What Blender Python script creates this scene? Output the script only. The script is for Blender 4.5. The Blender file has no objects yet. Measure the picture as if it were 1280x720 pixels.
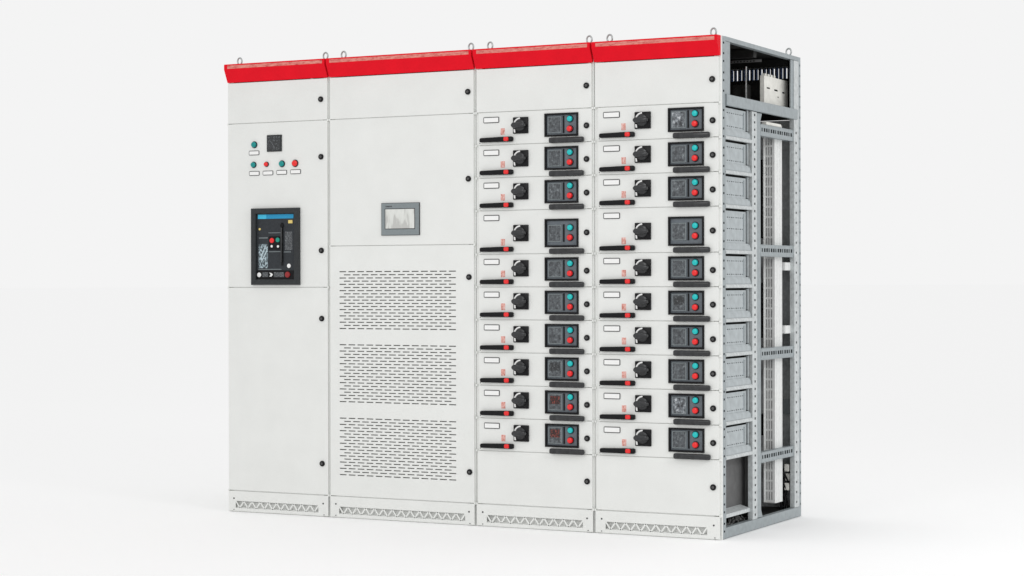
import bpy, bmesh, math, random
from mathutils import Vector, Matrix
random.seed(7)
S = bpy.context.scene
COL = S.collection

# ------------------------------------------------------------------ materials
def new_mat(name):
    m = bpy.data.materials.new(name); m.use_nodes = True
    nt = m.node_tree
    return m, nt, nt.nodes['Principled BSDF']

def coords(nt, scale=(1, 1, 1), rnd=False):
    tc = nt.nodes.new('ShaderNodeTexCoord')
    mp = nt.nodes.new('ShaderNodeMapping'); mp.inputs['Scale'].default_value = scale
    nt.links.new(tc.outputs['Object'], mp.inputs['Vector'])
    if rnd:
        oi = nt.nodes.new('ShaderNodeObjectInfo')
        mu = nt.nodes.new('ShaderNodeMath'); mu.operation = 'MULTIPLY'; mu.inputs[1].default_value = 37.0
        nt.links.new(oi.outputs['Random'], mu.inputs[0])
        nt.links.new(mu.outputs[0], mp.inputs['Location'])
    return mp.outputs['Vector']

def noise(nt, vec, scale, detail=3, rough=.55):
    n = nt.nodes.new('ShaderNodeTexNoise')
    n.inputs['Scale'].default_value = scale; n.inputs['Detail'].default_value = detail
    n.inputs['Roughness'].default_value = rough
    nt.links.new(vec, n.inputs['Vector'])
    return n.outputs['Fac']

def ramp(nt, fac, stops):
    r = nt.nodes.new('ShaderNodeValToRGB')
    e = r.color_ramp.elements
    while len(e) < len(stops): e.new(.5)
    for k, (p, c) in enumerate(stops):
        e[k].position = p; e[k].color = (c[0], c[1], c[2], 1)
    nt.links.new(fac, r.inputs['Fac'])
    return r.outputs['Color']

def bump(nt, bsdf, fac, strength, dist):
    b = nt.nodes.new('ShaderNodeBump')
    b.inputs['Strength'].default_value = strength; b.inputs['Distance'].default_value = dist
    nt.links.new(fac, b.inputs['Height']); nt.links.new(b.outputs['Normal'], bsdf.inputs['Normal'])

def simple(name, col, rough=.5, metal=0., spec=.5, var=.06, vscale=60, bmp=0., bscale=900, bdist=.0005):
    m, nt, b = new_mat(name)
    v = coords(nt)
    f = noise(nt, v, vscale, 4)
    lo = [max(0, c * (1 - var)) for c in col]; hi = [min(1, c * (1 + var)) for c in col]
    nt.links.new(ramp(nt, f, [(.3, lo), (.7, hi)]), b.inputs['Base Color'])
    b.inputs['Roughness'].default_value = rough; b.inputs['Metallic'].default_value = metal
    b.inputs['Specular IOR Level'].default_value = spec
    if bmp: bump(nt, b, noise(nt, v, bscale, 2), bmp, bdist)
    return m

def blotch(name, stops, scale, stretch=(1, 1, 1), rough=.4, detail=2, spec=.4):
    m, nt, b = new_mat(name)
    f = noise(nt, coords(nt, stretch, True), scale, detail, .7)
    nt.links.new(ramp(nt, f, stops), b.inputs['Base Color'])
    b.inputs['Roughness'].default_value = rough; b.inputs['Specular IOR Level'].default_value = spec
    return m

def powder_coat():
    # textured light grey powder coat: fine orange-peel grain plus very slow unevenness
    m, nt, b = new_mat('white_powder_coat')
    v = coords(nt)
    slow = noise(nt, v, 7, 3); fine = noise(nt, v, 420, 3, .7)
    mx = nt.nodes.new('ShaderNodeMath'); mx.operation = 'MULTIPLY_ADD'
    mx.inputs[1].default_value = .72; nt.links.new(fine, mx.inputs[0])
    sc = nt.nodes.new('ShaderNodeMath'); sc.operation = 'MULTIPLY'; sc.inputs[1].default_value = .28
    nt.links.new(slow, sc.inputs[0]); nt.links.new(sc.outputs[0], mx.inputs[2])
    nt.links.new(ramp(nt, mx.outputs[0], [(.36, WHITE_LO), (.62, WHITE_HI)]), b.inputs['Base Color'])
    b.inputs['Roughness'].default_value = .5; b.inputs['Specular IOR Level'].default_value = .35
    bump(nt, b, fine, .25, .0006)
    return m

WHITE_LO = (.725, .733, .712); WHITE_HI = (.795, .803, .783)
M = {}
M['white'] = powder_coat()
M['zinc'] = simple('grey_zinc_steel', (.31, .348, .362), .42, .2, .5, .10, 45, .3, 500, .0006)
M['zinc_light'] = simple('pale_zinc_steel', (.54, .57, .575), .42, .2, .5, .16, 60, .25, 400, .0006)
M['zinc_mid'] = simple('pressed_zinc_sheet', (.40, .44, .455), .38, .25, .5, .12, 30, .3, 300, .0006)
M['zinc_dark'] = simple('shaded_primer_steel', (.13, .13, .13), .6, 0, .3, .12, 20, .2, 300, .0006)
M['bright'] = simple('bright_steel', (.72, .74, .74), .3, .45, .5, .1, 80)
M['blacksteel_shade'] = simple('black_steel_and_shade', (.018, .018, .017), .6, 0, .2, .3, 30)  # interior steel, its black also standing in for shade inside the open cabinet
M['black'] = simple('black_plastic', (.006, .006, .007), .36, 0, .18, .3, 90, .15, 700, .0004)
M['knob'] = simple('satin_black_plastic', (.024, .025, .027), .28, 0, .45, .4, 60, .3, 300, .0006)
M['bezel'] = simple('dark_bezel_plastic', (.028, .031, .033), .42, 0, .25, .15, 90, .15, 600, .0004)
M['face'] = simple('slate_face_plate', (.125, .145, .165), .45, 0, .4, .1, 120, .15, 600, .0004)
M['breaker'] = simple('charcoal_breaker_face', (.032, .036, .041), .5, 0, .2, .15, 120)
M['red_paint'] = simple('red_paint', (.76, .006, .018), .5, 0, .08, .05, 12, .2, 420, .0005)
M['red_dark'] = simple('red_lamp', (.80, .012, .012), .28, 0, .55, .08, 200)
M['teal'] = simple('teal_lamp', (.0, .50, .50), .28, 0, .55, .08, 200)
M['teal_dark'] = simple('dark_teal_lamp', (.0, .26, .25), .28, 0, .4, .12, 200)
M['meter_bright'] = blotch('meter_face_bright_blotch', [(.36, (.03, .033, .037)), (.47, (.10, .11, .12)), (.58, (.20, .22, .24)), (.70, (.62, .65, .67))], 60, (1, 1, .8), .2, 2, .5)  # variant face with larger, whiter blotches
M['green'] = simple('green_button', (.0, .28, .20), .3, 0, .5, .08, 200)
M['ring_dark'] = simple('dark_ring', (.008, .012, .018), .35, 0, .2, .1, 200)
M['paper'] = simple('white_plate', (.86, .86, .85), .5, 0, .3, .03, 300)
M['white_mark'] = simple('white_print', (.8, .8, .8), .5, 0, .3, .03, 300)
M['outline'] = simple('grey_plate_rim', (.045, .045, .047), .45, 0, .4, .2, 300)
M['blue'] = simple('blue_strip', (.01, .28, .52), .45, 0, .4, .06, 300)
M['blue_light'] = simple('pale_blue_strip', (.05, .50, .75), .45, 0, .4, .1, 500)
M['yellow'] = simple('yellow_tag', (.75, .58, .18), .5, 0, .4, .1, 300)
M['hmi'] = simple('grey_screen_bezel', (.21, .24, .25), .4, 0, .4, .06, 100)
M['hmi_pale'] = simple('pale_grey_print', (.50, .60, .64), .5, 0, .3, .1, 200)
M['cream'] = simple('ivory_insulator', (.80, .79, .74), .55, 0, .3, .1, 30)
M['plastic_white'] = simple('white_guard_plastic', (.78, .79, .78), .4, 0, .4, .05, 60)
M['meter'] = blotch('meter_face', [(.33, (.028, .031, .035)), (.48, (.07, .078, .086)), (.62, (.12, .135, .145)), (.76, (.32, .35, .37))], 95, (1, 1, .8), .25, 3, .5)
M['meter_red'] = blotch('red_digit_display', [(.35, (.010, .006, .006)), (.52, (.03, .008, .006)), (.62, (.25, .03, .02)), (.70, (.35, .12, .09))], 220, (1, 1, .7), .25, 2, .5)
M['meter_black'] = blotch('dark_scale_display', [(.40, (.010, .011, .012)), (.58, (.030, .034, .038)), (.70, (.22, .24, .25))], 120, (1, 1, 1), .2, 3, .6)
M['sticker'] = blotch('red_print_sticker', [(.32, (.52, .16, .12)), (.48, (.74, .36, .31)), (.66, (.82, .58, .54))], 130, (1, 1, .6), .5)
M['lip'] = blotch('red_strip_pale_mottle', [(.30, (.40, .05, .045)), (.42, (.62, .15, .13)), (.56, (.70, .23, .19)), (.74, (.74, .34, .27))], 120, (.3, 1, 1.2), .4, 3)
M['diagram'] = blotch('wiring_diagram_print', [(.42, (.035, .04, .045)), (.5, (.12, .17, .19)), (.58, (.45, .55, .60))], 130, (1, 1, .7), .4, 2)
M['smallprint'] = blotch('grey_small_print', [(.44, (.04, .043, .047)), (.58, (.13, .14, .15)), (.70, (.30, .32, .33))], 230, (1, 1, .9), .4, 3)
M['screen'] = blotch('pale_display_glass', [(.40, (.50, .50, .48)), (.47, (.64, .65, .62)), (.60, (.70, .71, .68)), (.8, (.74, .74, .72))], 9, (3.2, 1, 1.0), .22, 2, .5)
M['cables'] = blotch('dark_cable_clutter', [(.4, (.02, .02, .02)), (.55, (.08, .08, .08)), (.68, (.35, .35, .34))], 70, (1, 1, 1), .6, 3)
M['copper'] = simple('tinned_busbar', (.60, .61, .61), .5, 0, .5, .2, 50)
M['slat_blue'] = simple('blue_grey_sleeve', (.13, .20, .40), .5, 0, .3, .2, 60)
M['filter'] = simple('grey_backing_sheet', (.42, .42, .41), .9, 0, .1, .2, 90)  # grey of the sheet added behind the vent slots
M['eye'] = simple('galvanised_eye', (.42, .44, .44), .32, .75, .5, .2, 200)
M['red_lampdark'] = simple('deep_red_knob', (.28, .008, .010), .3, 0, .5, .1, 200)
M['hole_shade'] = simple('painted_hole_shade', (.012, .012, .012), .8, 0, .1, .1, 50)  # near-black backing that paints the shade inside the perforations
M['floor'] = simple('white_studio_floor', (.985, .985, .985), 1.0, 0, 0.0, .0, 2)

# ------------------------------------------------------------------ mesh helpers
def rbox(bm, x0, x1, y0, y1, z0, z1, bev=0., seg=1):
    t = bmesh.new()
    bmesh.ops.create_cube(t, size=1)
    for v in t.verts:
        v.co = Vector(((x0 + x1) / 2 + v.co.x * (x1 - x0), (y0 + y1) / 2 + v.co.y * (y1 - y0), (z0 + z1) / 2 + v.co.z * (z1 - z0)))
    if bev: bmesh.ops.bevel(t, geom=t.edges[:], offset=bev, segments=seg, affect='EDGES', profile=.5)
    merge(bm, t)

def merge(bm, t):
    me = bpy.data.meshes.new('tmp'); t.to_mesh(me); t.free()
    bm.from_mesh(me); bpy.data.meshes.remove(me)

def prism(bm, pts, axis, a, b, bev=0., seg=1):
    """polygon pts extruded along axis ('x','y','z') from a to b; pts are the two other coordinates in order"""
    t = bmesh.new()
    def co(p, q):
        if axis == 'x': return (q, p[0], p[1])
        if axis == 'y': return (p[0], q, p[1])
        return (p[0], p[1], q)
    A = [t.verts.new(co(p, a)) for p in pts]; B = [t.verts.new(co(p, b)) for p in pts]
    t.faces.new(A); t.faces.new(B[::-1]); n = len(pts)
    for i in range(n): t.faces.new((A[i], B[i], B[(i + 1) % n], A[(i + 1) % n]))
    bmesh.ops.recalc_face_normals(t, faces=t.faces[:])
    if bev: bmesh.ops.bevel(t, geom=t.edges[:], offset=bev, segments=seg, affect='EDGES', profile=.5)
    merge(bm, t)

def disc(bm, x, z, r, y0, y1, n=28, bev=0., r2=None):
    """cylinder along Y, y0 = front (towards the camera)"""
    pts = [(x + r * math.cos(2 * math.pi * k / n), z + r * math.sin(2 * math.pi * k / n)) for k in range(n)]
    if r2 is None and not bev:
        prism(bm, pts, 'y', y0, y1); return
    t = bmesh.new()
    rings = [(r if r2 is None else r, y1)]
    if bev:
        rings += [(r, y0 + bev), (r - bev * .3, y0 + bev * .3), (r - bev, y0)]
    else: rings += [(r2, y0)]
    vs = []
    for rr, yy in rings:
        vs.append([t.verts.new((x + rr * math.cos(2 * math.pi * k / n), yy, z + rr * math.sin(2 * math.pi * k / n))) for k in range(n)])
    for a, b in zip(vs, vs[1:]):
        for k in range(n): t.faces.new((a[k], b[k], b[(k + 1) % n], a[(k + 1) % n]))
    t.faces.new(vs[0]); t.faces.new(vs[-1][::-1])
    bmesh.ops.recalc_face_normals(t, faces=t.faces[:])
    merge(bm, t)

def tube(bm, pts, r, n=10, closed=False):
    pts = [Vector(p) for p in pts]; N = len(pts); rings = []
    for i, p in enumerate(pts):
        d = (pts[(i + 1) % N] - pts[i - 1]) if closed else (pts[min(i + 1, N - 1)] - pts[max(i - 1, 0)])
        d.normalize()
        up = Vector((0, 1, 0)) if abs(d.y) < .9 else Vector((1, 0, 0))
        u = d.cross(up).normalized(); w = d.cross(u)
        rings.append([bm.verts.new(p + r * (math.cos(2 * math.pi * k / n) * u + math.sin(2 * math.pi * k / n) * w)) for k in range(n)])
    for i in range(N if closed else N - 1):
        a, b = rings[i], rings[(i + 1) % N]
        for k in range(n): bm.faces.new((a[k], a[(k + 1) % n], b[(k + 1) % n], b[k]))
    if not closed: bm.faces.new(rings[0][::-1]); bm.faces.new(rings[-1])

def plate(bm, u0, u1, v0, v1, d0, d1, holes, plane='xz'):
    """sheet with rectangular holes (hu0,hu1,hv0,hv1); d0 front depth, d1 back depth; plane xz -> depth is y, yz -> depth is x"""
    def P(u, v, d): return bm.verts.new((u, d, v) if plane == 'xz' else (d, u, v))
    vb = sorted({v0, v1, *[h[2] for h in holes], *[h[3] for h in holes]})
    for a, b in zip(vb, vb[1:]):
        m = (a + b) / 2
        hs = sorted([h for h in holes if h[2] < m < h[3]])
        cur = u0
        for h in hs + [(u1, u1, 0, 0)]:
            if h[0] > cur + 1e-7:
                for d in (d0, d1):
                    bm.faces.new([P(cur, a, d), P(h[0], a, d), P(h[0], b, d), P(cur, b, d)])
            cur = max(cur, h[1])
    for (a0, a1, b0, b1) in list(holes) + [(u0, u1, v0, v1)]:
        for p, q in (((a0, b0), (a1, b0)), ((a1, b0), (a1, b1)), ((a1, b1), (a0, b1)), ((a0, b1), (a0, b0))):
            bm.faces.new([P(*p, d0), P(*q, d0), P(*q, d1), P(*p, d1)])

def obj(name, bm, m, parent=None, smooth=False, loc=None, label=None):
    bmesh.ops.remove_doubles(bm, verts=bm.verts[:], dist=1e-6)
    bmesh.ops.recalc_face_normals(bm, faces=bm.faces[:])
    me = bpy.data.meshes.new(name); bm.to_mesh(me); bm.free()
    for k in (m if isinstance(m, (list, tuple)) else [m]): me.materials.append(M[k])
    if smooth:
        for p in me.polygons: p.use_smooth = True
        try: me.set_sharp_from_angle(angle=math.radians(38))
        except Exception: pass
    o = bpy.data.objects.new(name, me); COL.objects.link(o)
    if parent: o.parent = parent
    if loc: o.location = loc
    if label: o['label'] = label
    return o

def box_obj(name, m, parent, *a, bev=0., seg=1, **k):
    bm = bmesh.new(); rbox(bm, *a, bev, seg); return obj(name, bm, m, parent, **k)

def copy_tree(o, parent, loc=None):
    c = o.copy(); COL.objects.link(c); c.parent = parent
    if loc is not None: c.location = loc
    for ch in list(o.children): copy_tree(ch, c)
    return c

# ------------------------------------------------------------------ small fittings (x, z = centre; sheet face at y = y)
def lock(parent, x, z, y=0.0):
    bm = bmesh.new()
    disc(bm, x, z, .0135, y - .007, y, 28, .0022)
    o = obj('lock', bm, 'black', parent, True)
    bm = bmesh.new()                                              # triangular key insert, a bit paler
    disc(bm, x, z, .0062, y - .0085, y - .006, 20, .0008)
    rbox(bm, x - .0012, x + .0012, y - .0098, y - .0083, z - .0045, z + .0045)
    return o, bm

LOCK_INSERT = 'outline'
def door_lock(parent, x, z, y=0.0):
    o, bm = lock(parent, x, z, y)
    me = bpy.data.meshes.new('insert'); bm.to_mesh(me); bm.free()
    b2 = bmesh.new(); b2.from_mesh(o.data); n = len(b2.faces); b2.from_mesh(me)
    b2.faces.ensure_lookup_table()
    for f in b2.faces[n:]: f.material_index = 1
    b2.to_mesh(o.data); b2.free(); bpy.data.meshes.remove(me)
    o.data.materials.append(M['insert'])
    return o
M['insert'] = simple('worn_key_insert', (.09, .09, .09), .4, .3, .5, .2, 300)

def name_plate(parent, x, z, w, h, y=0.0):
    """white legend card in a dark rounded rim, one mesh with two materials"""
    bm = bmesh.new()
    t = bmesh.new(); rbox(t, x - w / 2, x + w / 2, y - .0022, y, z - h / 2, z + h / 2)
    ed = [e for e in t.edges if abs(e.verts[0].co.y - e.verts[1].co.y) > 1e-4]
    bmesh.ops.bevel(t, geom=ed, offset=.0045, segments=3, affect='EDGES', profile=.5)
    merge(bm, t)
    n = len(bm.faces); r = .0036 if w > .07 else .0030
    rbox(bm, x - w / 2 + r, x + w / 2 - r, y - .0029, y - .001, z - h / 2 + r, z + h / 2 - r)
    bm.faces.ensure_lookup_table()
    for f in bm.faces[n:]: f.material_index = 1
    return obj('name_plate', bm, ['outline', 'paper'], parent)

def push_lamp(parent, name, x, z, r, mat, y=0.0, h=.014):
    bm = bmesh.new(); disc(bm, x, z, r * 1.24, y - h * .35, y, 30, .0012); n = len(bm.faces)
    disc(bm, x, z, r, y - h, y - h * .2, 30, r * .35)
    bm.faces.ensure_lookup_table()
    for f in bm.faces[n:]: f.material_index = 1
    return obj(name, bm, ['ring_dark', mat], parent, True)

def door(parent, x0, x1, z0, z1, holes=()):
    bm = bmesh.new()
    if holes:
        plate(bm, x0, x1, z0, z1, 0, .0018, list(holes))
        for a in ((x0, x1, .0018, .016, z0, z0 + .002), (x0, x1, .0018, .016, z1 - .002, z1), (x0, x0 + .002, .0018, .016, z0 + .002, z1 - .002), (x1 - .002, x1, .0018, .016, z0 + .002, z1 - .002)):
            rbox(bm, *a)
    else:
        rbox(bm, x0, x1, 0, .016, z0, z1, .0018, 2)
    return obj('door', bm, 'white', parent)

# ------------------------------------------------------------------ the cabinet shell
XS = [0, .5904, 1.3875, 1.9907, 2.6]
ZK, ZD, ZR = .105, 1.905, 2.108
DEPTH = 1.043

def cabinet(i, name_label, seams, open_end=False):
    x0 = XS[i]; w = XS[i + 1] - x0
    t = bpy.data.objects.new('switchgear_cabinet', None); COL.objects.link(t)
    t.location = (x0, 0, 0)
    t['label'] = name_label; t['category'] = 'electrical cabinet'; t['group'] = 'cabinets bolted together in the switchgear row'
    # painted body: front frame, roof, base, back, sides
    bm = bmesh.new()
    g = .0012
    e = w - g
    yf = .011
    rbox(bm, g, .034, yf, .045, 0, 2.196, .001)                    # front posts
    if open_end: rbox(bm, e - .034, w - .0002, .0125, .0215, 0, 2.196, .0012)
    else: rbox(bm, e - .034, e, yf, .045, 0, 2.196, .001)
    for z in seams + [.012, 2.178]:
        rbox(bm, .034, e - .034, .0065, .043, z - .012, z + .012)
    for z in seams:                                                # small bright hinge tabs in the upright joints
        for xa in ((g, .009), (e - .009, e)):
            rbox(bm, xa[0], xa[1], .001, yf + .002, z - .006, z + .004, .0008)
    if not open_end:
        rbox(bm, e - .002, e, .046, DEPTH, 0, 2.196)
        rbox(bm, g, g + .002, .046, DEPTH, 0, 2.196)
        rbox(bm, g, e, .046, DEPTH - .003, 2.197, 2.2)
        rbox(bm, g, e, .046, DEPTH - .003, 0, .003)
        rbox(bm, g + .003, e - .003, DEPTH - .003, DEPTH, .003, 2.196)
    body = obj('body', bm, 'white', t)
    # red sloped header band
    a, b = .0045, w - .0045
    bm = bmesh.new()
    prof = [(-.030, 2.193), (-.0285, 2.196), (.019, 2.197), (.019, 2.112), (.001, ZR), (-.0015, ZR + .001), (-.0302, 2.170)]
    prism(bm, prof, 'x', a, b, .0008)
    hb = obj('header_band', bm, 'red_paint', t)
    bm = bmesh.new(); rbox(bm, a + .02, b - .012, -.0312, -.0295, 2.1735, 2.1895, .0004)  # strip mottled in red and paler pink
    obj('mottled_strip', bm, 'lip', hb)
    # plinth with the zigzag ventilation cut-out
    wk0, wk1 = .047, w - .062
    zt, zb = .054, .020
    if i == 1: wk0, wk1 = .055, w - .055
    if i == 2: wk0, wk1 = .058, w - .056
    if i == 3: wk0, wk1 = .056, w - .066
    bm = bmesh.new()
    k0, k1, kz = .006, w - .006, ZK - .003
    plate(bm, k0, k1, .004, kz, 0, .0022, [(wk0, wk1, zb, zt)])
    rbox(bm, k0 + .02, k1 - .02, .003, .012, .004, .006); rbox(bm, k0, k1, .003, .012, kz - .002, kz)
    n = 14 if i == 1 else 10
    p = (wk1 - wk0) / n; tw = .0042
    for k in range(n):
        xa = wk0 + k * p
        for (u, v) in (((xa, zt), (xa + p / 2, zb)), ((xa + p / 2, zb), (xa + p, zt))):
            prism(bm, [(u[0] - tw, u[1]), (u[0] + tw, u[1]), (v[0] + tw, v[1]), (v[0] - tw, v[1])], 'y', .0004, .0024)
    kp = obj('kick_plate', bm, 'white', t)
    bm = bmesh.new(); rbox(bm, .03, w - .03, .019, .021, .006, .09)
    obj('plinth_backing', bm, 'white', kp)
    for sx, sz in ((.037, .066), (w - .035, .064), (.037, .011), (w - .030, .010)):
        bm = bmesh.new(); disc(bm, sx, sz, .0042 if sz > .03 else .0026, -.0015, .0005, 12, .0008)
        obj('screw', bm, 'outline', kp)
    return t, w

def eye_bolt(parent, x, y=.05):
    bm = bmesh.new()
    pts = [(x + .0125 * math.cos(a), y, 2.2175 + .0165 * math.sin(a)) for a in [2 * math.pi * k / 28 for k in range(28)]]
    tube(bm, pts, .0040, 10, True)
    t = bmesh.new(); bmesh.ops.create_cone(t, cap_ends=True, segments=18, radius1=.014, radius2=.011, depth=.006, matrix=Matrix.Translation((x, y, 2.2015))); merge(bm, t)
    return obj('eye_bolt', bm, 'eye', parent, True)

def lx(i, X): return X - XS[i]

# ================================================================== cabinet 1: incomer with breaker
c1, w = cabinet(0, 'leftmost narrow cabinet with five indicator lamps and a black air circuit breaker window', [ZK, 1.1025, ZD])
d = door(c1, .006, w - .007, ZD + .0015, ZR - .003)
door_lock(d, .548, 2.005)
d = door(c1, .006, w - .007, 1.104, ZD - .0015)
door_lock(d, .549, 1.729); door_lock(d, .550, 1.279)
for X, Z, r, m, nm in ((.161, 1.799, .0135, 'teal_dark', 'indicator_lamp'), (.157, 1.701, .0125, 'teal_dark', 'indicator_lamp'), (.232, 1.7015, .0105, 'red_dark', 'indicator_lamp'), (.322, 1.7015, .0135, 'teal_dark', 'indicator_lamp'), (.398, 1.7015, .0145, 'red_dark', 'indicator_lamp')):
    push_lamp(d, nm, X + .003, Z, r, m)
for X, Z in ((.162, 1.759), (.163, 1.659), (.243, 1.659), (.323, 1.660), (.403, 1.661)):
    name_plate(d, X, Z, .060, .022)
bm = bmesh.new(); rbox(bm, .2385, .3245, -.006, 0, 1.762, 1.843, .0015); n = len(bm.faces)
rbox(bm, .244, .319, -.0068, -.005, 1.7675, 1.8375)
bm.faces.ensure_lookup_table()
for f in bm.faces[n:]: f.material_index = 1
mtr = obj('ammeter', bm, ['bezel', 'meter_black'], d)
bm = bmesh.new()
prism(bm, [(.292, 1.776), (.288, 1.776), (.256, 1.820), (.259, 1.821)], 'y', -.0078, -.0066)
for k in range(7):
    a = math.radians(100 + k * 13); cx, cz = .305, 1.776
    for rr in (.052,):
        rbox(bm, cx + rr * math.cos(a) - .0014, cx + rr * math.cos(a) + .0014, -.0076, -.0066, cz + rr * math.sin(a) - .0014, cz + rr * math.sin(a) + .0014)
door_low = door(c1, .006, w - .007, ZK + .0015, 1.101)
obj('pointer', bm, 'smallprint', mtr)
door_lock(door_low, .551, .952); door_lock(door_low, .552, .256)

# air circuit breaker in its bezel
def ring(bm, x0, x1, z0, z1, b, y0, y1, bev=.002):
    for seg in ([(x0, z0), (x1, z0), (x1 - b, z0 + b), (x0 + b, z0 + b)], [(x1, z0), (x1, z1), (x1 - b, z1 - b), (x1 - b, z0 + b)],
                [(x1, z1), (x0, z1), (x0 + b, z1 - b), (x1 - b, z1 - b)], [(x0, z1), (x0, z0), (x0 + b, z0 + b), (x0 + b, z1 - b)]):
        t = bmesh.new()
        o1, o2, i2, i1 = seg
        ins = bev
        cx, cz = (x0 + x1) / 2, (z0 + z1) / 2
        sh = lambda p, k: (p[0] + (k if p[0] < cx else -k), p[1] + (k if p[1] < cz else -k))
        A = [t.verts.new((p[0], y1, p[1])) for p in seg]
        B = [t.verts.new((o[0], y0 + ins, o[1])) for o in (o1, o2)]
        C = [t.verts.new((*[sh(o, ins)[0]], y0, sh(o, ins)[1])) for o in (o1, o2)]
        Dv = [t.verts.new((sh(i, -ins)[0], y0, sh(i, -ins)[1])) for i in (i2, i1)]
        Ev = [t.verts.new((i[0], y0 + ins, i[1])) for i in (i2, i1)]
        t.faces.new((A[0], A[1], B[1], B[0])); t.faces.new((B[0], B[1], C[1], C[0]))
        t.faces.new((C[0], C[1], Dv[0], Dv[1])); t.faces.new((Dv[1], Dv[0], Ev[0], Ev[1]))
        t.faces.new((Ev[1], Ev[0], A[2], A[3]))
        merge(bm, t)

bm = bmesh.new(); rbox(bm, .172, .404, -.004, -.0005, 1.132, 1.468)
br = obj('circuit_breaker', bm, 'breaker', c1)
bm = bmesh.new(); ring(bm, .152, .429, 1.114, 1.487, .0275, -.020, 0, .004)
obj('breaker_bezel', bm, 'bezel', br)
F = -.004
box_obj('brand_strip', 'blue', br, .236, .392, F - .0012, F, 1.436, 1.457)
box_obj('brand_plate', 'blue_light', br, .186, .2355, F - .0014, F, 1.436, 1.457)
box_obj('yellow_tag', 'yellow', br, .362, .387, F - .0015, F, 1.412, 1.428, bev=.0006)
bm = bmesh.new(); disc(bm, .196, 1.386, .006, F - .002, F, 14, .0008); obj('yellow_pin', bm, 'yellow', br, True)
bm = bmesh.new()
rbox(bm, .190, .243, F - .0008, F, 1.196, 1.313); obj('wiring_sticker', bm, 'diagram', br)
bm = bmesh.new()
for (xa, za, xb_, zb_) in ((.198, 1.238, .232, 1.305), (.206, 1.225, .241, 1.285), (.196, 1.300, .240, 1.301)):
    prism(bm, [(xa - .0025, za), (xa + .0025, za), (xb_ + .0025, zb_ + .002), (xb_ - .0025, zb_ + .002)], 'y', F - .0014, F - .0006)
obj('diagram_line', bm, 'hmi_pale', br)
bm = bmesh.new()
rbox(bm, .192, .243, F - .0008, F, 1.341, 1.345); rbox(bm, .247, .322, F - .0008, F, 1.366, 1.3685)
rbox(bm, .250, .318, F - .0008, F, 1.274, 1.277); rbox(bm, .336, .378, F - .0008, F, 1.272, 1.2755)
rbox(bm, .188, .322, F - .0008, F, 1.1885, 1.1915)
obj('moulded_line', bm, 'hmi', br)
bm = bmesh.new(); rbox(bm, .343, .386, F - .0008, F, 1.283, 1.372); obj('small_print', bm, 'smallprint', br)
bm = bmesh.new(); rbox(bm, .249, .316, F - .003, F, 1.285, 1.350, .001); obj('button_plate', bm, 'black', br)
for X, Z, r, m in ((.270, 1.330, .0125, 'red_dark'), (.304, 1.3325, .0115, 'green')):
    bm = bmesh.new(); disc(bm, X, Z, r, F - .008, F - .002, 24, .002); obj('breaker_button', bm, m, br, True)
for X, Z in ((.268, 1.302), (.305, 1.301)):
    bm = bmesh.new(); disc(bm, X, Z, .0062, F - .0055, F - .002, 16, .001); obj('status_window', bm, 'paper', br, True)
bm = bmesh.new(); rbox(bm, .321, .334, F - .0016, F, 1.208, 1.415, .0006); disc(bm, .3275, 1.402, .0095, F - .006, F, 20, .001)
obj('charging_lever_slot', bm, 'black', br)
bm = bmesh.new(); rbox(bm, .3235, .3315, F - .012, F - .001, 1.225, 1.392, .003, 2); obj('charging_lever', bm, 'knob', br, True)
bm = bmesh.new(); disc(bm, .366, 1.2065, .0105, F - .003, F, 20, .001); obj('white_dot', bm, 'paper', br, True)
bm = bmesh.new(); rbox(bm, .180, .396, F - .0022, F, 1.143, 1.184, .0006); obj('lower_strip', bm, 'black', br)
bm = bmesh.new(); disc(bm, .194, 1.1635, .0115, F - .0045, F - .001, 20, .001); obj('key_dial', bm, 'paper', br, True)
bm = bmesh.new(); prism(bm, [(.254, 1.174), (.268, 1.171), (.274, 1.1635), (.265, 1.154), (.254, 1.155), (.262, 1.1635)], 'y', F - .004, F - .001); obj('arrow_mark', bm, 'paper', br)
bm = bmesh.new(); rbox(bm, .212, .246, F - .0028, F - .001, 1.153, 1.176); rbox(bm, .280, .338, F - .0028, F - .001, 1.152, 1.176); obj('small_print', bm, 'smallprint', br)
bm = bmesh.new(); disc(bm, .360, 1.1635, .0145, F - .008, F - .001, 24, .0025); obj('release_knob', bm, 'red_lampdark', br, True) if 'red_lampdark' in M else obj('release_knob', bm, 'red_dark', br, True)
for X in (.043, .5433): eye_bolt(c1, X)

# ================================================================== cabinet 2: wide, touch screen and three vent fields
c2, w = cabinet(1, 'widest cabinet with a small grey touch screen and three fields of ventilation slots', [ZK, 1.2995, ZD])
x0 = XS[1]
d = door(c2, .007, w - .007, ZD + .0015, ZR - .003); door_lock(d, lx(1, 1.352), 2.005)
d = door(c2, .007, w - .007, 1.301, ZD - .0015); door_lock(d, lx(1, 1.354), 1.603)
holes = []
for zt, zb in ((1.1765, .9055), (.828, .5565), (.4775, .2075)):
    for r in range(19):
        z = zt + (zb - zt) * r / 18
        nn = 13 if r % 2 == 0 else 12
        pitch = (1.2865 - .6505 + .0115) / 13
        for k in range(nn):
            xa = lx(1, .6505) + k * pitch + (0 if nn == 13 else pitch / 2)
            holes.append((xa, xa + pitch - .0125, z - .0025, z + .0025))
d = door(c2, .007, w - .007, ZK + .0015, 1.298, holes)
bm = bmesh.new(); rbox(bm, .05, w - .06, .013, .014, .19, 1.19); obj('slot_backing', bm, 'filter', d)  # added backing sheet, lightens the tone seen through the slots
d['label'] = 'tall lower door with three fields of staggered ventilation slots'
door_lock(d, lx(1, 1.356), 1.149); door_lock(d, lx(1, 1.357), .248)
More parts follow.
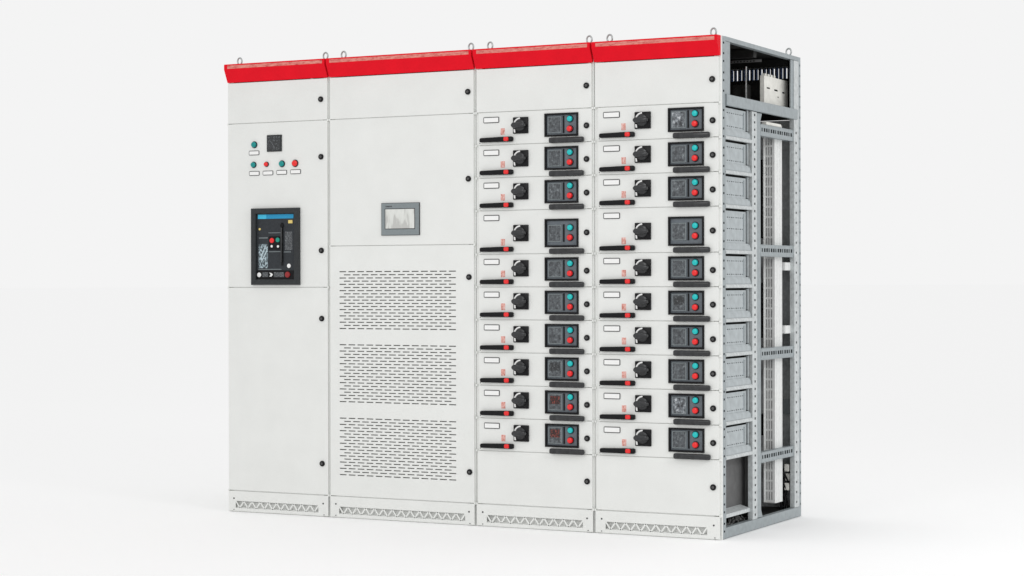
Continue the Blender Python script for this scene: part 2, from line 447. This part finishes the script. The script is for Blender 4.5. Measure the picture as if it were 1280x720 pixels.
X0, X1 = lx(1, .8885), lx(1, 1.093)
bm = bmesh.new(); rbox(bm, X0, X1, -.008, 0, 1.348, 1.4975, .0016, 2)
ts = obj('touch_screen', bm, 'hmi', c2)
bm = bmesh.new(); ring(bm, X0 - .0018, X1 + .0018, 1.3462, 1.4993, .0040, -.0058, 0, .0005); obj('screen_gasket', bm, 'bezel', ts)
bm = bmesh.new(); ring(bm, X0 + .0195, X1 - .021, 1.3755, 1.4725, .0030, -.0092, -.007, .0006); obj('screen_rim', bm, 'outline2', ts) if 'outline2' in M else obj('screen_rim', bm, 'bezel', ts)
bm = bmesh.new(); rbox(bm, X0 + .0225, X1 - .024, -.0085, -.0075, 1.3785, 1.4695); obj('display', bm, 'screen', ts)
bm = bmesh.new(); rbox(bm, X0 + .024, X0 + .058, -.0086, -.0078, 1.4795, 1.4855); obj('maker_print', bm, 'smallprint', ts)
for X in (lx(1, .646), lx(1, 1.3415)): eye_bolt(c2, X)

# ================================================================== drawer units
DX0, DX1 = .020, .5945
def pill(bm, x0, x1, z0, z1, y0, y1, r, seg=3):
    t = bmesh.new(); rbox(t, x0, x1, y0, y1, z0, z1)
    bmesh.ops.bevel(t, geom=t.edges[:], offset=r, segments=seg, affect='EDGES', profile=.5); merge(bm, t)

def drawer(parent, h, P):
    """drawer front with everything on it; local z = 0 is the upper joint"""
    bm = bmesh.new()
    px0, px1, pt, pb = .364, .525, P['pt'] - .004, P['pb'] + .004
    plate(bm, DX0, DX1, -h + .0012, -.0012, 0, .018, [(px0, px1, pb, pt)])
    for v in bm.verts:                                             # tiny turned edge so each front catches a highlight
        pass
    dr = obj('drawer_unit', bm, 'white', parent)
    ed = dr.modifiers.new('edge', 'BEVEL'); ed.width = .0022; ed.segments = 2; ed.limit_method = 'ANGLE'
    name_plate(dr, .0865, P['lab'], .081, .0275)
    bm = bmesh.new(); rbox(bm, .1345, .1555, -.0008, 0, P['ico'] - .015, P['ico'] + .015); n = len(bm.faces)
    obj('warning_sticker', bm, 'sticker', dr)
    # interlock lever with red button
    bm = bmesh.new(); prism(bm, [(.0315, P['lh'] - .0075), (.036, P['lh'] - .0112), (.197, P['lh'] - .0118), (.2015, P['lh'] - .0080), (.2015, P['lh'] + .0080), (.197, P['lh'] + .0118), (.150, P['lh'] + .0118), (.036, P['lh'] + .0088), (.0315, P['lh'] + .0050)], 'y', -.018, 0, .0035, 3)
    rbox(bm, .060, .150, -.0187, -.0175, P['lh'] - .0035, P['lh'] + .0035, .0006)
    obj('interlock_lever', bm, 'black', dr, True)
    bm = bmesh.new(); pill(bm, .1585, .1835, P['lh'] - .0095, P['lh'] + .0105, -.0245, -.012, .006)
    obj('release_button', bm, 'red_dark', dr, True)
    # rotary switch
    X, Z = .2395, P['rot']
    bm = bmesh.new(); rbox(bm, X - .0385, X + .0385, -.009, 0, Z - .0375, Z + .0375, .0025, 2)
    rp = obj('switch_plate', bm, 'black', dr, True)
    bm = bmesh.new()
    def arc(r0, r1, a0, a1, n=12):
        o_ = [(X + r1 * math.cos(math.radians(a0 + (a1 - a0) * k / n)), Z + r1 * math.sin(math.radians(a0 + (a1 - a0) * k / n))) for k in range(n + 1)]
        i_ = [(X + r0 * math.cos(math.radians(a0 + (a1 - a0) * k / n)), Z + r0 * math.sin(math.radians(a0 + (a1 - a0) * k / n))) for k in range(n + 1)]
        for k in range(n):
            prism(bm, [o_[k], o_[k + 1], i_[k + 1], i_[k]], 'y', -.0102, -.0085)
    arc(.0290, .0358, 92, 160); 
    obj('switch_marking', bm, 'paper', dr); bm = bmesh.new()
    prism(bm, [(X - .034, Z - .016), (X - .026, Z - .018), (X - .0245, Z - .032), (X - .032, Z - .032)], 'y', -.0102, -.0085)
    obj('switch_marking', bm, 'paper', dr)
    bm = bmesh.new(); disc(bm, X, Z, .0265, -.017, -.008, 36, .003)
    prism(bm, [(X - .035, Z - .004), (X - .035, Z + .004), (X - .026, Z + .0125), (X + .024, Z + .0110), (X + .033, Z + .006), (X + .033, Z - .006), (X + .024, Z - .0110), (X - .026, Z - .0125)], 'y', -.038, -.014, .0035, 2)
    obj('switch_knob', bm, 'knob', dr, True)
    # control panel window: bezel + recessed slate face
    bm = bmesh.new(); ring(bm, .360, .529, P['pb'], P['pt'], .0085, -.007, .004, .0015)
    bz = obj('panel_bezel', bm, 'black', dr)
    bm = bmesh.new(); rbox(bm, .3645, .5245, .004, .010, P['pb'] + .0045, P['pt'] - .0045)
    obj('control_face', bm, 'face', dr)
    m0, m1 = P['mt']
    bm = bmesh.new(); ring(bm, .3745, .4425, m1, m0, .0035, .000, .0045, .0008); rbox(bm, .377, .440, .002, .0045, m1 + .0025, m0 - .0025); 
    obj('meter_frame', bm, 'hmi', dr)
    bm = bmesh.new(); rbox(bm, .3775, .4395, .0008, .0022, m1 + .0035, m0 - .0035)
    obj('meter', bm, 'meter', dr)
    box_obj('divider_slot', 'black', dr, .4495, .4570, .001, .0045, m1, m0 + .002, bev=.0008)
    push_lamp(dr, 'green_button', .4865, P['g'], .0132, 'teal', .004, .013)
    push_lamp(dr, 'red_button', .4865, P['g'] - .045, .0132, 'red_dark', .004, .016)
    # pull handle
    bm = bmesh.new(); pill(bm, .3885, .5615, P['rh'] - .0125, P['rh'] + .0125, -.024, -.004, .0075)
    rbox(bm, .400, .416, -.006, 0, P['rh'] - .009, P['rh'] + .009); rbox(bm, .534, .550, -.006, 0, P['rh'] - .009, P['rh'] + .009)
    obj('pull_handle', bm, 'knob', dr, True)
    door_lock(dr, .570, P['lk'])
    bm = bmesh.new(); disc(bm, DX0 + .006, -h + .010, .0022, -.0012, .0005, 8); obj('screw', bm, 'outline', dr)
    return dr

P_STD = dict(lab=-.0355, ico=-.0905, lh=-.1265, rot=-.0655, g=-.0445, pt=-.017, pb=-.1225, mt=(-.0315, -.107), rh=-.1400, lk=-.078)
P_TALL = dict(lab=-.034, ico=-.146, lh=-.178, rot=-.105, g=-.083, pt=-.043, pb=-.171, mt=(-.070, -.147), rh=-.1895, lk=-.106)
zs = [1.905, 1.7545, 1.604, 1.4535, 1.2535, 1.103, .9525, .802, .6515, .501]
Z_END = .3505
heights = [zs[k] - (zs[k + 1] if k < 9 else Z_END) for k in range(10)]
seams = [ZK] + zs + [Z_END]

c3, w3 = cabinet(2, 'closed drawer cabinet beside the ventilated one, its two lowest drawers with dark red displays', list(seams))
c4, w4 = cabinet(3, 'rightmost drawer cabinet, its open end showing grey perforated posts and busbar guards', list(seams), True)
for c, w, li in ((c3, w3, 2), (c4, w4, 3)):
    d = door(c, .008, w - .010, ZD + .0015, ZR - .003); door_lock(d, lx(li, (1.957, 2.562)[li - 2]), 2.006)
    d = door(c, .012, w - .010, ZK + .0015, Z_END - .0015); door_lock(d, lx(li, (1.957, 2.563)[li - 2]), .230)
std = drawer(c3, .1505, P_STD); tall = drawer(c3, .2000, P_TALL)
# a second look for the display of some drawers
def swap(dr, name, mats):
    for ch in dr.children:
        if ch.name.split('.')[0] == name:
            ch.data = ch.data.copy(); ch.data.materials.clear()
            for k in mats: ch.data.materials.append(M[k])
first_std = first_tall = True
for c, off in ((c3, 0.0), (c4, .0030)):
    for k in range(10):
        src, first = (tall, first_tall) if k == 3 else (std, first_std)
        if first:
            o = src; o.location = (off, 0, zs[k])
            if k == 3: first_tall = False
            else: first_std = False
        else:
            o = copy_tree(src, c, (off, 0, zs[k]))
        o['group'] = 'withdrawable drawer fronts'
        if c is c3 and k >= 8:
            box_obj('digit_display', 'meter_red', o, .385, .432, -.0004, .0010, -.078, -.042); o['label'] = 'drawer front with a dark red display'
        if (c is c3 and k == 7) or (c is c4 and k == 5):
            box_obj('digit_display', 'meter_black', o, .385, .432, -.0004, .0010, -.078, -.042); o['label'] = 'drawer front with a dark display'
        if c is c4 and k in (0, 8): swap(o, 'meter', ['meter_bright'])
for c in (c3, c4):
    for o in c.children:
        if 'group' in o: del o['group']
for X in (lx(2, 1.442), lx(2, 1.948)): eye_bolt(c3, X)
for X in (lx(3, 2.049), lx(3, 2.548)): eye_bolt(c4, X)
eye_bolt(c4, lx(3, 2.572), .95)

# ================================================================== the open end of cabinet 4 (local x = w4 is the end plane)
E0 = w4 - .0012
def sq(y, z, s=.0052): return (y - .0080, y + .0080, z - s, z + s)

def perforated(name, y0, y1, z0, z1, hl, m='zinc', x=E0, depth=.022, t=.0025):
    bm = bmesh.new()
    plate(bm, y0, y1, z0, z1, x, x - t, hl, 'yz')
    rbox(bm, x - depth, x - t, y0, y0 + .002, z0, z1); rbox(bm, x - depth, x - t, y1 - .002, y1, z0, z1)
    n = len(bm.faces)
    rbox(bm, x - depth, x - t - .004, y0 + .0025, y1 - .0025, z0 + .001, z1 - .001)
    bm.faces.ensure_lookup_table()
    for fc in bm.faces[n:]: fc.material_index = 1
    return obj(name, bm, [m, 'hole_shade'], c4)
hl = []
z = .035
k = 0
while z < 2.17:
    if not (1.885 < z < 1.955): hl.append(sq(.0405, z, .0046))
    z += (.034, .050, .034, .046)[k % 4]; k += 1
perforated('corner_post', .0225, .060, .002, 2.196, hl)
hl = [sq(.4215, .07 + .0335 * k) for k in range(int((1.885 - .07) / .0335) + 1)]
perforated('middle_post', .386, .447, .050, 1.893, hl, 'zinc_light')
hl = [sq(.9775, .075 + .0475 * k) for k in range(38)]
perforated('corner_post', .9475, 1.012, .050, 2.176, hl, 'zinc_light')
hl = [(1.031, 1.043, .06 + .05 * k - .005, .06 + .05 * k + .005) for k in range(43)]
perforated('rear_edge_strip', 1.013, 1.045, .002, 2.198, hl, 'zinc', E0 - .002)
bm = bmesh.new(); rbox(bm, E0 - .03, E0 - .004, .448, .507, .050, 1.893, .002)
prism(bm, [(.505, 1.893), (.530, 1.893), (.512, 1.862), (.505, 1.845)], 'x', E0 - .010, E0 - .006)
prism(bm, [(.505, .050), (.530, .050), (.512, .080), (.505, .10)], 'x', E0 - .010, E0 - .006)
obj('middle_post', bm, 'zinc', c4)
box_obj('corner_plate', 'zinc', c4, E0 - .006, E0 - .002, .061, .121, 1.946, 2.176)
box_obj('corner_plate', 'zinc', c4, E0 - .006, E0 - .003, .910, .9465, 1.946, 2.176)
bm = bmesh.new(); rbox(bm, E0 - .03, E0 - .0005, .061, 1.012, 2.1775, 2.198, .0015)
obj('top_rail', bm, 'zinc', c4)
bm = bmesh.new(); rbox(bm, E0 - .012, E0 + .007, .067, .985, 1.896, 1.945, .004, 3)
obj('cross_beam', bm, 'zinc', c4)
bm = bmesh.new(); rbox(bm, E0 - .03, E0 - .0008, .061, 1.012, .002, .0485, .002, 2)
obj('bottom_rail', bm, 'zinc', c4)
for z0, z1 in ((1.794, 1.842), (1.243, 1.292), (.769, .817), (.299, .342)):
    bm = bmesh.new()
    zc = (z0 + z1) / 2 + .002
    hs = [(.52 + .030 * k, .52 + .030 * k + (.021 if k % 3 else .015), zc - .0085, zc + .0085) for k in range(14)]
    plate(bm, .508, .9465, z0, z1, E0 - .004, E0 - .0065, hs, 'yz')
    rbox(bm, E0 - .035, E0 - .003, .508, .9465, z1, z1 + .0025); rbox(bm, E0 - .035, E0 - .003, .508, .9465, z0 - .0025, z0)
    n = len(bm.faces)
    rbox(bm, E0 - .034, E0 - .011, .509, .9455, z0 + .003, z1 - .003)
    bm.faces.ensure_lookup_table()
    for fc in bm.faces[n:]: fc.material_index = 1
    obj('cross_bar', bm, ['zinc', 'hole_shade'], c4)

# drawer bays seen from the side
bay = zs + [Z_END]
def bay_obj(h):
    bm = bmesh.new()
    x = E0 - .011
    rows = [-.037, -.096] if h < .18 else [-.045, -.095, -.146]
    hs = []
    for rz in rows:
        for k in range(9):
            hs.append((.078 + .026 * k, .078 + .026 * k + (.015 if k % 2 else .011), rz - .0020, rz + .0020))
    plate(bm, .0625, .333, -h + .042, -.0165, x, x - .002, hs, 'yz')
    rbox(bm, x - .004, x - .0022, .300, .333, -h + .042, -.0165)
    # pressed rib near the rear edge and the rear stile
    rbox(bm, x - .001, x + .004, .306, .310, -h + .05, -.026)
    rbox(bm, x - .006, x + .005, .347, .3555, -h + .046, -.010, .001)
    o = obj('compartment_side', bm, 'zinc_mid', c4)
    bm = bmesh.new()
    # flared guide flange
    prism(bm, [(x, -h + .042), (x + .002, -h + .043), (x + .007, -h + .032), (x + .008, -h + .0115), (x, -h + .012)], 'y', .0625, .360, .0008)
    prism(bm, [(.360, -h + .040), (.360, -h + .012), (.382, -h + .010), (.374, -h + .028)], 'x', x + .001, x + .007)
    obj('guide_flange', bm, 'zinc_mid', o)
    bm = bmesh.new()
    prism(bm, [(x - .004, -h - .006), (x + .011, -h - .006), (x + .014, -h - .002), (x + .014, -h + .004), (x + .009, -h + .011), (x - .004, -h + .011)], 'y', .061, .384, .0008)
    obj('drawer_rail', bm, 'zinc_light', o)
    return o
b_std = bay_obj(.1505); b_tall = bay_obj(.200); fs = ft = True
for k in range(10):
    if k == 3: b_tall.location.z = zs[3]; continue
    if fs: b_std.location.z = zs[k]; fs = False
    else: copy_tree(b_std, c4, (0, 0, zs[k]))
# wiring strip behind the stiles and sheet behind the bays, blackened as gap shade
bm = bmesh.new(); rbox(bm, E0 - .060, E0 - .045, .0625, .384, .36, 1.893); obj('bay_shade_sheet', bm, 'blacksteel_shade', c4)
bm = bmesh.new(); rbox(bm, E0 - .045, E0 - .028, .358, .384, .35, 1.893, .001); obj('cable_channel', bm, 'blacksteel_shade', c4)
# lower compartment
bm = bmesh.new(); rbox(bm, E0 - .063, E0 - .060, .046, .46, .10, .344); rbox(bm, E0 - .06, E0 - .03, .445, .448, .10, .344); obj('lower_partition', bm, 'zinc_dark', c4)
bm = bmesh.new(); prism(bm, [(E0 - .058, .118), (E0 - .012, .104), (E0 - .010, .088), (E0 - .013, .088), (E0 - .016, .100), (E0 - .058, .114)], 'y', .061, .384); obj('lower_shelf', bm, 'zinc_light', c4)
bm = bmesh.new()
for k in range(9):
    y = .075 + k * .034; r = random.uniform(.006, .011)
    tube(bm, [(E0 - .050 + random.uniform(0, .012), y + random.uniform(-.01, .01) + s * .018, .053 + .014 * math.sin(s * 1.3 + k) + r * .5) for s in range(5)], r * .7, 8)
obj('cables', bm, 'cables', c4, True)
# inner shell, coloured black for its shade: roof, floor, back, partition towards cabinet 3
bm = bmesh.new(); rbox(bm, .002, E0 - .031, .046, 1.036, 2.190, 2.196); obj('roof', bm, 'blacksteel_shade', c4)
bm = bmesh.new(); rbox(bm, .002, E0 - .031, .046, 1.036, .003, .040); obj('base', bm, 'blacksteel_shade', c4)
bm = bmesh.new(); rbox(bm, .004, .008, .046, 1.036, .040, 2.190); obj('inner_partition', bm, 'blacksteel_shade', c4)
bm = bmesh.new(); rbox(bm, .008, E0 - .031, .448, .451, .040, 1.900); rbox(bm, .008, E0 - .031, .046, .451, 1.900, 1.903); obj('bay_back', bm, 'blacksteel_shade', c4)
slots = [(.03 + .021 * k, .03 + .021 * k + .0125, 2.100, 2.149) for k in range(26)]
bm = bmesh.new(); plate(bm, .008, E0 - .024, 1.90, 2.196, 1.026, 1.030, slots); n = len(bm.faces)
for k in range(26):
    rbox(bm, .0325 + .021 * k, .0385 + .021 * k + (.002 if k % 3 else 0), 1.020, 1.0255, 2.098, 2.151)
bm.faces.ensure_lookup_table()
for fc in bm.faces[n:]: fc.material_index = 1
obj('rear_grille', bm, ['blacksteel_shade', 'slat_blue'], c4)
bm = bmesh.new(); rbox(bm, .008, E0 - .024, 1.026, 1.030, .04, 1.898); obj('rear_panel', bm, 'zinc_light', c4)
# busbar chamber
box_obj('roof_beam', 'blacksteel_shade', c4, .01, E0 - .035, .955, 1.005, 2.150, 2.188, bev=.002)
box_obj('roof_beam', 'blacksteel_shade', c4, .01, E0 - .035, .50, .54, 2.150, 2.188, bev=.002)
bm = bmesh.new()
plate(bm, .01, E0 - .035, 2.138, 2.150, .60, .603, [(.02 + .016 * k, .029 + .016 * k, 2.141, 2.147) for k in range(33)])
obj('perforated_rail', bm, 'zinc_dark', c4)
xb = E0 - .045
bm = bmesh.new()
hs = [(.70, .745, 2.024, 2.031), (.80, .85, 2.021, 2.029), (.91, .95, 2.018, 2.026), (.845, .862, 1.992, 1.998)]
plate(bm, .665, .985, 1.952, 2.082, xb, xb - .003, hs, 'yz'); rbox(bm, xb - .02, xb - .003, .665, .668, 1.952, 2.082); rbox(bm, xb - .02, xb - .003, .668, .985, 2.079, 2.082)
for k in range(4): rbox(bm, xb - .02, xb - .003, .69 + .04 * k, .705 + .04 * k, 2.082, 2.094, .001)
ib = obj('insulator_block', bm, 'cream', c4)
bm = bmesh.new(); rbox(bm, xb - .018, xb - .006, .672, .98, 1.956, 2.076); obj('block_core', bm, 'blacksteel_shade', ib)
bm = bmesh.new(); rbox(bm, .30, .40, .55, .60, 1.91, 2.05, .004); rbox(bm, .42, .50, .62, .66, 1.91, 2.04, .004); obj('busbar_support', bm, 'blacksteel_shade', c4)
bm = bmesh.new(); rbox(bm, .495, .5, .60, .606, 1.905, 2.12); obj('threaded_rod', bm, 'bright', c4)
# vertical busbar guard: slotted front face, plain end face
gx = E0 - .032
for za, zb_ in ((1.248, 1.792), (.822, 1.240), (.346, .766), (.088, .296)):
    pass
bm = bmesh.new()
zA, zB = .090, 1.86
rbox(bm, gx - .003, gx, .768, .868, zA, zB, .0008)
for k in range(4): rbox(bm, gx - .001, gx + .0018, .785 + .022 * k, .789 + .022 * k, zA, zB)
rbox(bm, gx - .052, gx - .049, .768, .868, zA, zB)
hs = []
z = zA + .012
while z < zB - .05:
    for k in range(3): hs.append((gx - .0440 + .0125 * k, gx - .0380 + .0125 * k, z, z + .0385))
    z += .0475
plate(bm, gx - .052, gx - .0032, zA, zB, .7650, .7675, hs)
rbox(bm, gx - .053, gx - .0495, .756, .7648, zA, zB)
rbox(bm, gx - .050, gx, .768, .868, zA - .003, zA)
bg = obj('busbar_guard', bm, 'plastic_white', c4)
bm = bmesh.new()
for k in range(3): rbox(bm, gx - .046 + .014 * k, gx - .038 + .014 * k, .7715, .85, zA + .01, zB - .01)
obj('busbar', bm, 'copper', bg)
bm = bmesh.new(); rbox(bm, gx - .100, gx - .060, .80, .95, 1.33, 1.70, .003); rbox(bm, gx - .100, gx - .060, .80, .95, .86, 1.12, .003); rbox(bm, gx - .1, gx - .06, .80, .95, .40, .50, .003)
obj('busbar_support', bm, 'black', c4)
for z0 in (1.178, .879):
    box_obj('guard_clip', 'plastic_white', c4, E0 - .050, E0 - .020, .880, 1.000, z0 * 1.0, z0 + .038, bev=.001)
box_obj('guard_clip', 'cream', c4, E0 - .034, E0 - .010, .60, .80, 1.8465, 1.862, bev=.002)
bm = bmesh.new(); rbox(bm, E0 - .045, E0 - .040, 1.016, 1.022, 1.64, 1.83); rbox(bm, E0 - .05, E0 - .036, 1.014, 1.024, 1.60, 1.64); obj('door_rod', bm, 'bright', c4)
bm = bmesh.new(); rbox(bm, E0 - .085, E0 - .035, 1.018, 1.024, .49, .56, .001); obj('mounting_plate', bm, 'zinc', c4)
bm = bmesh.new()
for k in range(6):
    tube(bm, [(E0 - .06 + random.uniform(-.01, .02), .93 + .012 * k + random.uniform(-.008, .008) * s, .045 + .045 * s + random.uniform(-.006, .006)) for s in range(5)], .0045, 8)
obj('cables', bm, 'black', c4, True)
bm = bmesh.new()
for k in range(3): rbox(bm, E0 - .055, E0 - .030, .952 + .012 * (k % 2), .985 + .012 * (k % 2), .13 + .045 * k, .165 + .045 * k, .003)
obj('terminal_block', bm, 'cream', c4)

# ================================================================== floor
bm = bmesh.new(); v = [bm.verts.new(p) for p in ((-400, -60, 0), (400, -60, 0), (400, 900, 0), (-400, 900, 0))]; bm.faces.new(v)
fl = obj('floor', bm, 'floor'); fl['kind'] = 'structure'

# ================================================================== light
W = bpy.data.worlds.new('World'); S.world = W; W.use_nodes = True
bg_ = W.node_tree.nodes['Background']; bg_.inputs[0].default_value = (.905, .905, .905, 1); bg_.inputs[1].default_value = 1.0
def area(name, loc, target, size, power, spread=180, col=(1, 1, 1)):
    L = bpy.data.lights.new(name, 'AREA'); L.shape = 'RECTANGLE'; L.size = size[0]; L.size_y = size[1]; L.energy = power; L.color = col
    L.spread = math.radians(spread)
    o = bpy.data.objects.new(name, L); COL.objects.link(o); o.location = loc
    o.rotation_euler = (Vector(target) - Vector(loc)).to_track_quat('-Z', 'Y').to_euler()
    return o
area('key_softbox', (1.2, -8.5, 4.2), (1.3, 0, 1.3), (1.6, 1.6), 9, 60)
area('added_fill', (8.5, -3.0, 4.5), (3.6, .6, .2), (1.6, 1.6), 14, 60)  # added fill without a seen source, brightens floor shade and open end

# ================================================================== camera
f, cx, cy, cz, yaw, pitch, roll = 2569.8953, 5.8980, -8.3456, 1.1207, -.4776, -.0024, -.0021
c_, s_ = math.cos(yaw), math.sin(yaw)
fw = Vector((s_ * math.cos(pitch), c_ * math.cos(pitch), math.sin(pitch)))
r_ = Vector((c_, -s_, 0)); u_ = r_.cross(fw)
r2 = math.cos(roll) * r_ + math.sin(roll) * u_; u2 = -math.sin(roll) * r_ + math.cos(roll) * u_
cam = bpy.data.cameras.new('camera'); co = bpy.data.objects.new('camera', cam); COL.objects.link(co)
co.matrix_world = Matrix(((r2.x, u2.x, -fw.x, cx), (r2.y, u2.y, -fw.y, cy), (r2.z, u2.z, -fw.z, cz), (0, 0, 0, 1)))
cam.sensor_width = 36; cam.lens = f / 1280 * 36; cam.clip_end = 3000; cam.clip_start = .1
S.camera = co
S.view_settings.view_transform = 'Standard'; S.view_settings.look = 'None'; S.view_settings.exposure = 0; S.view_settings.gamma = 1
S.render.engine = 'CYCLES'
try: S.cycles.max_bounces = 8; S.cycles.diffuse_bounces = 5
except Exception: pass
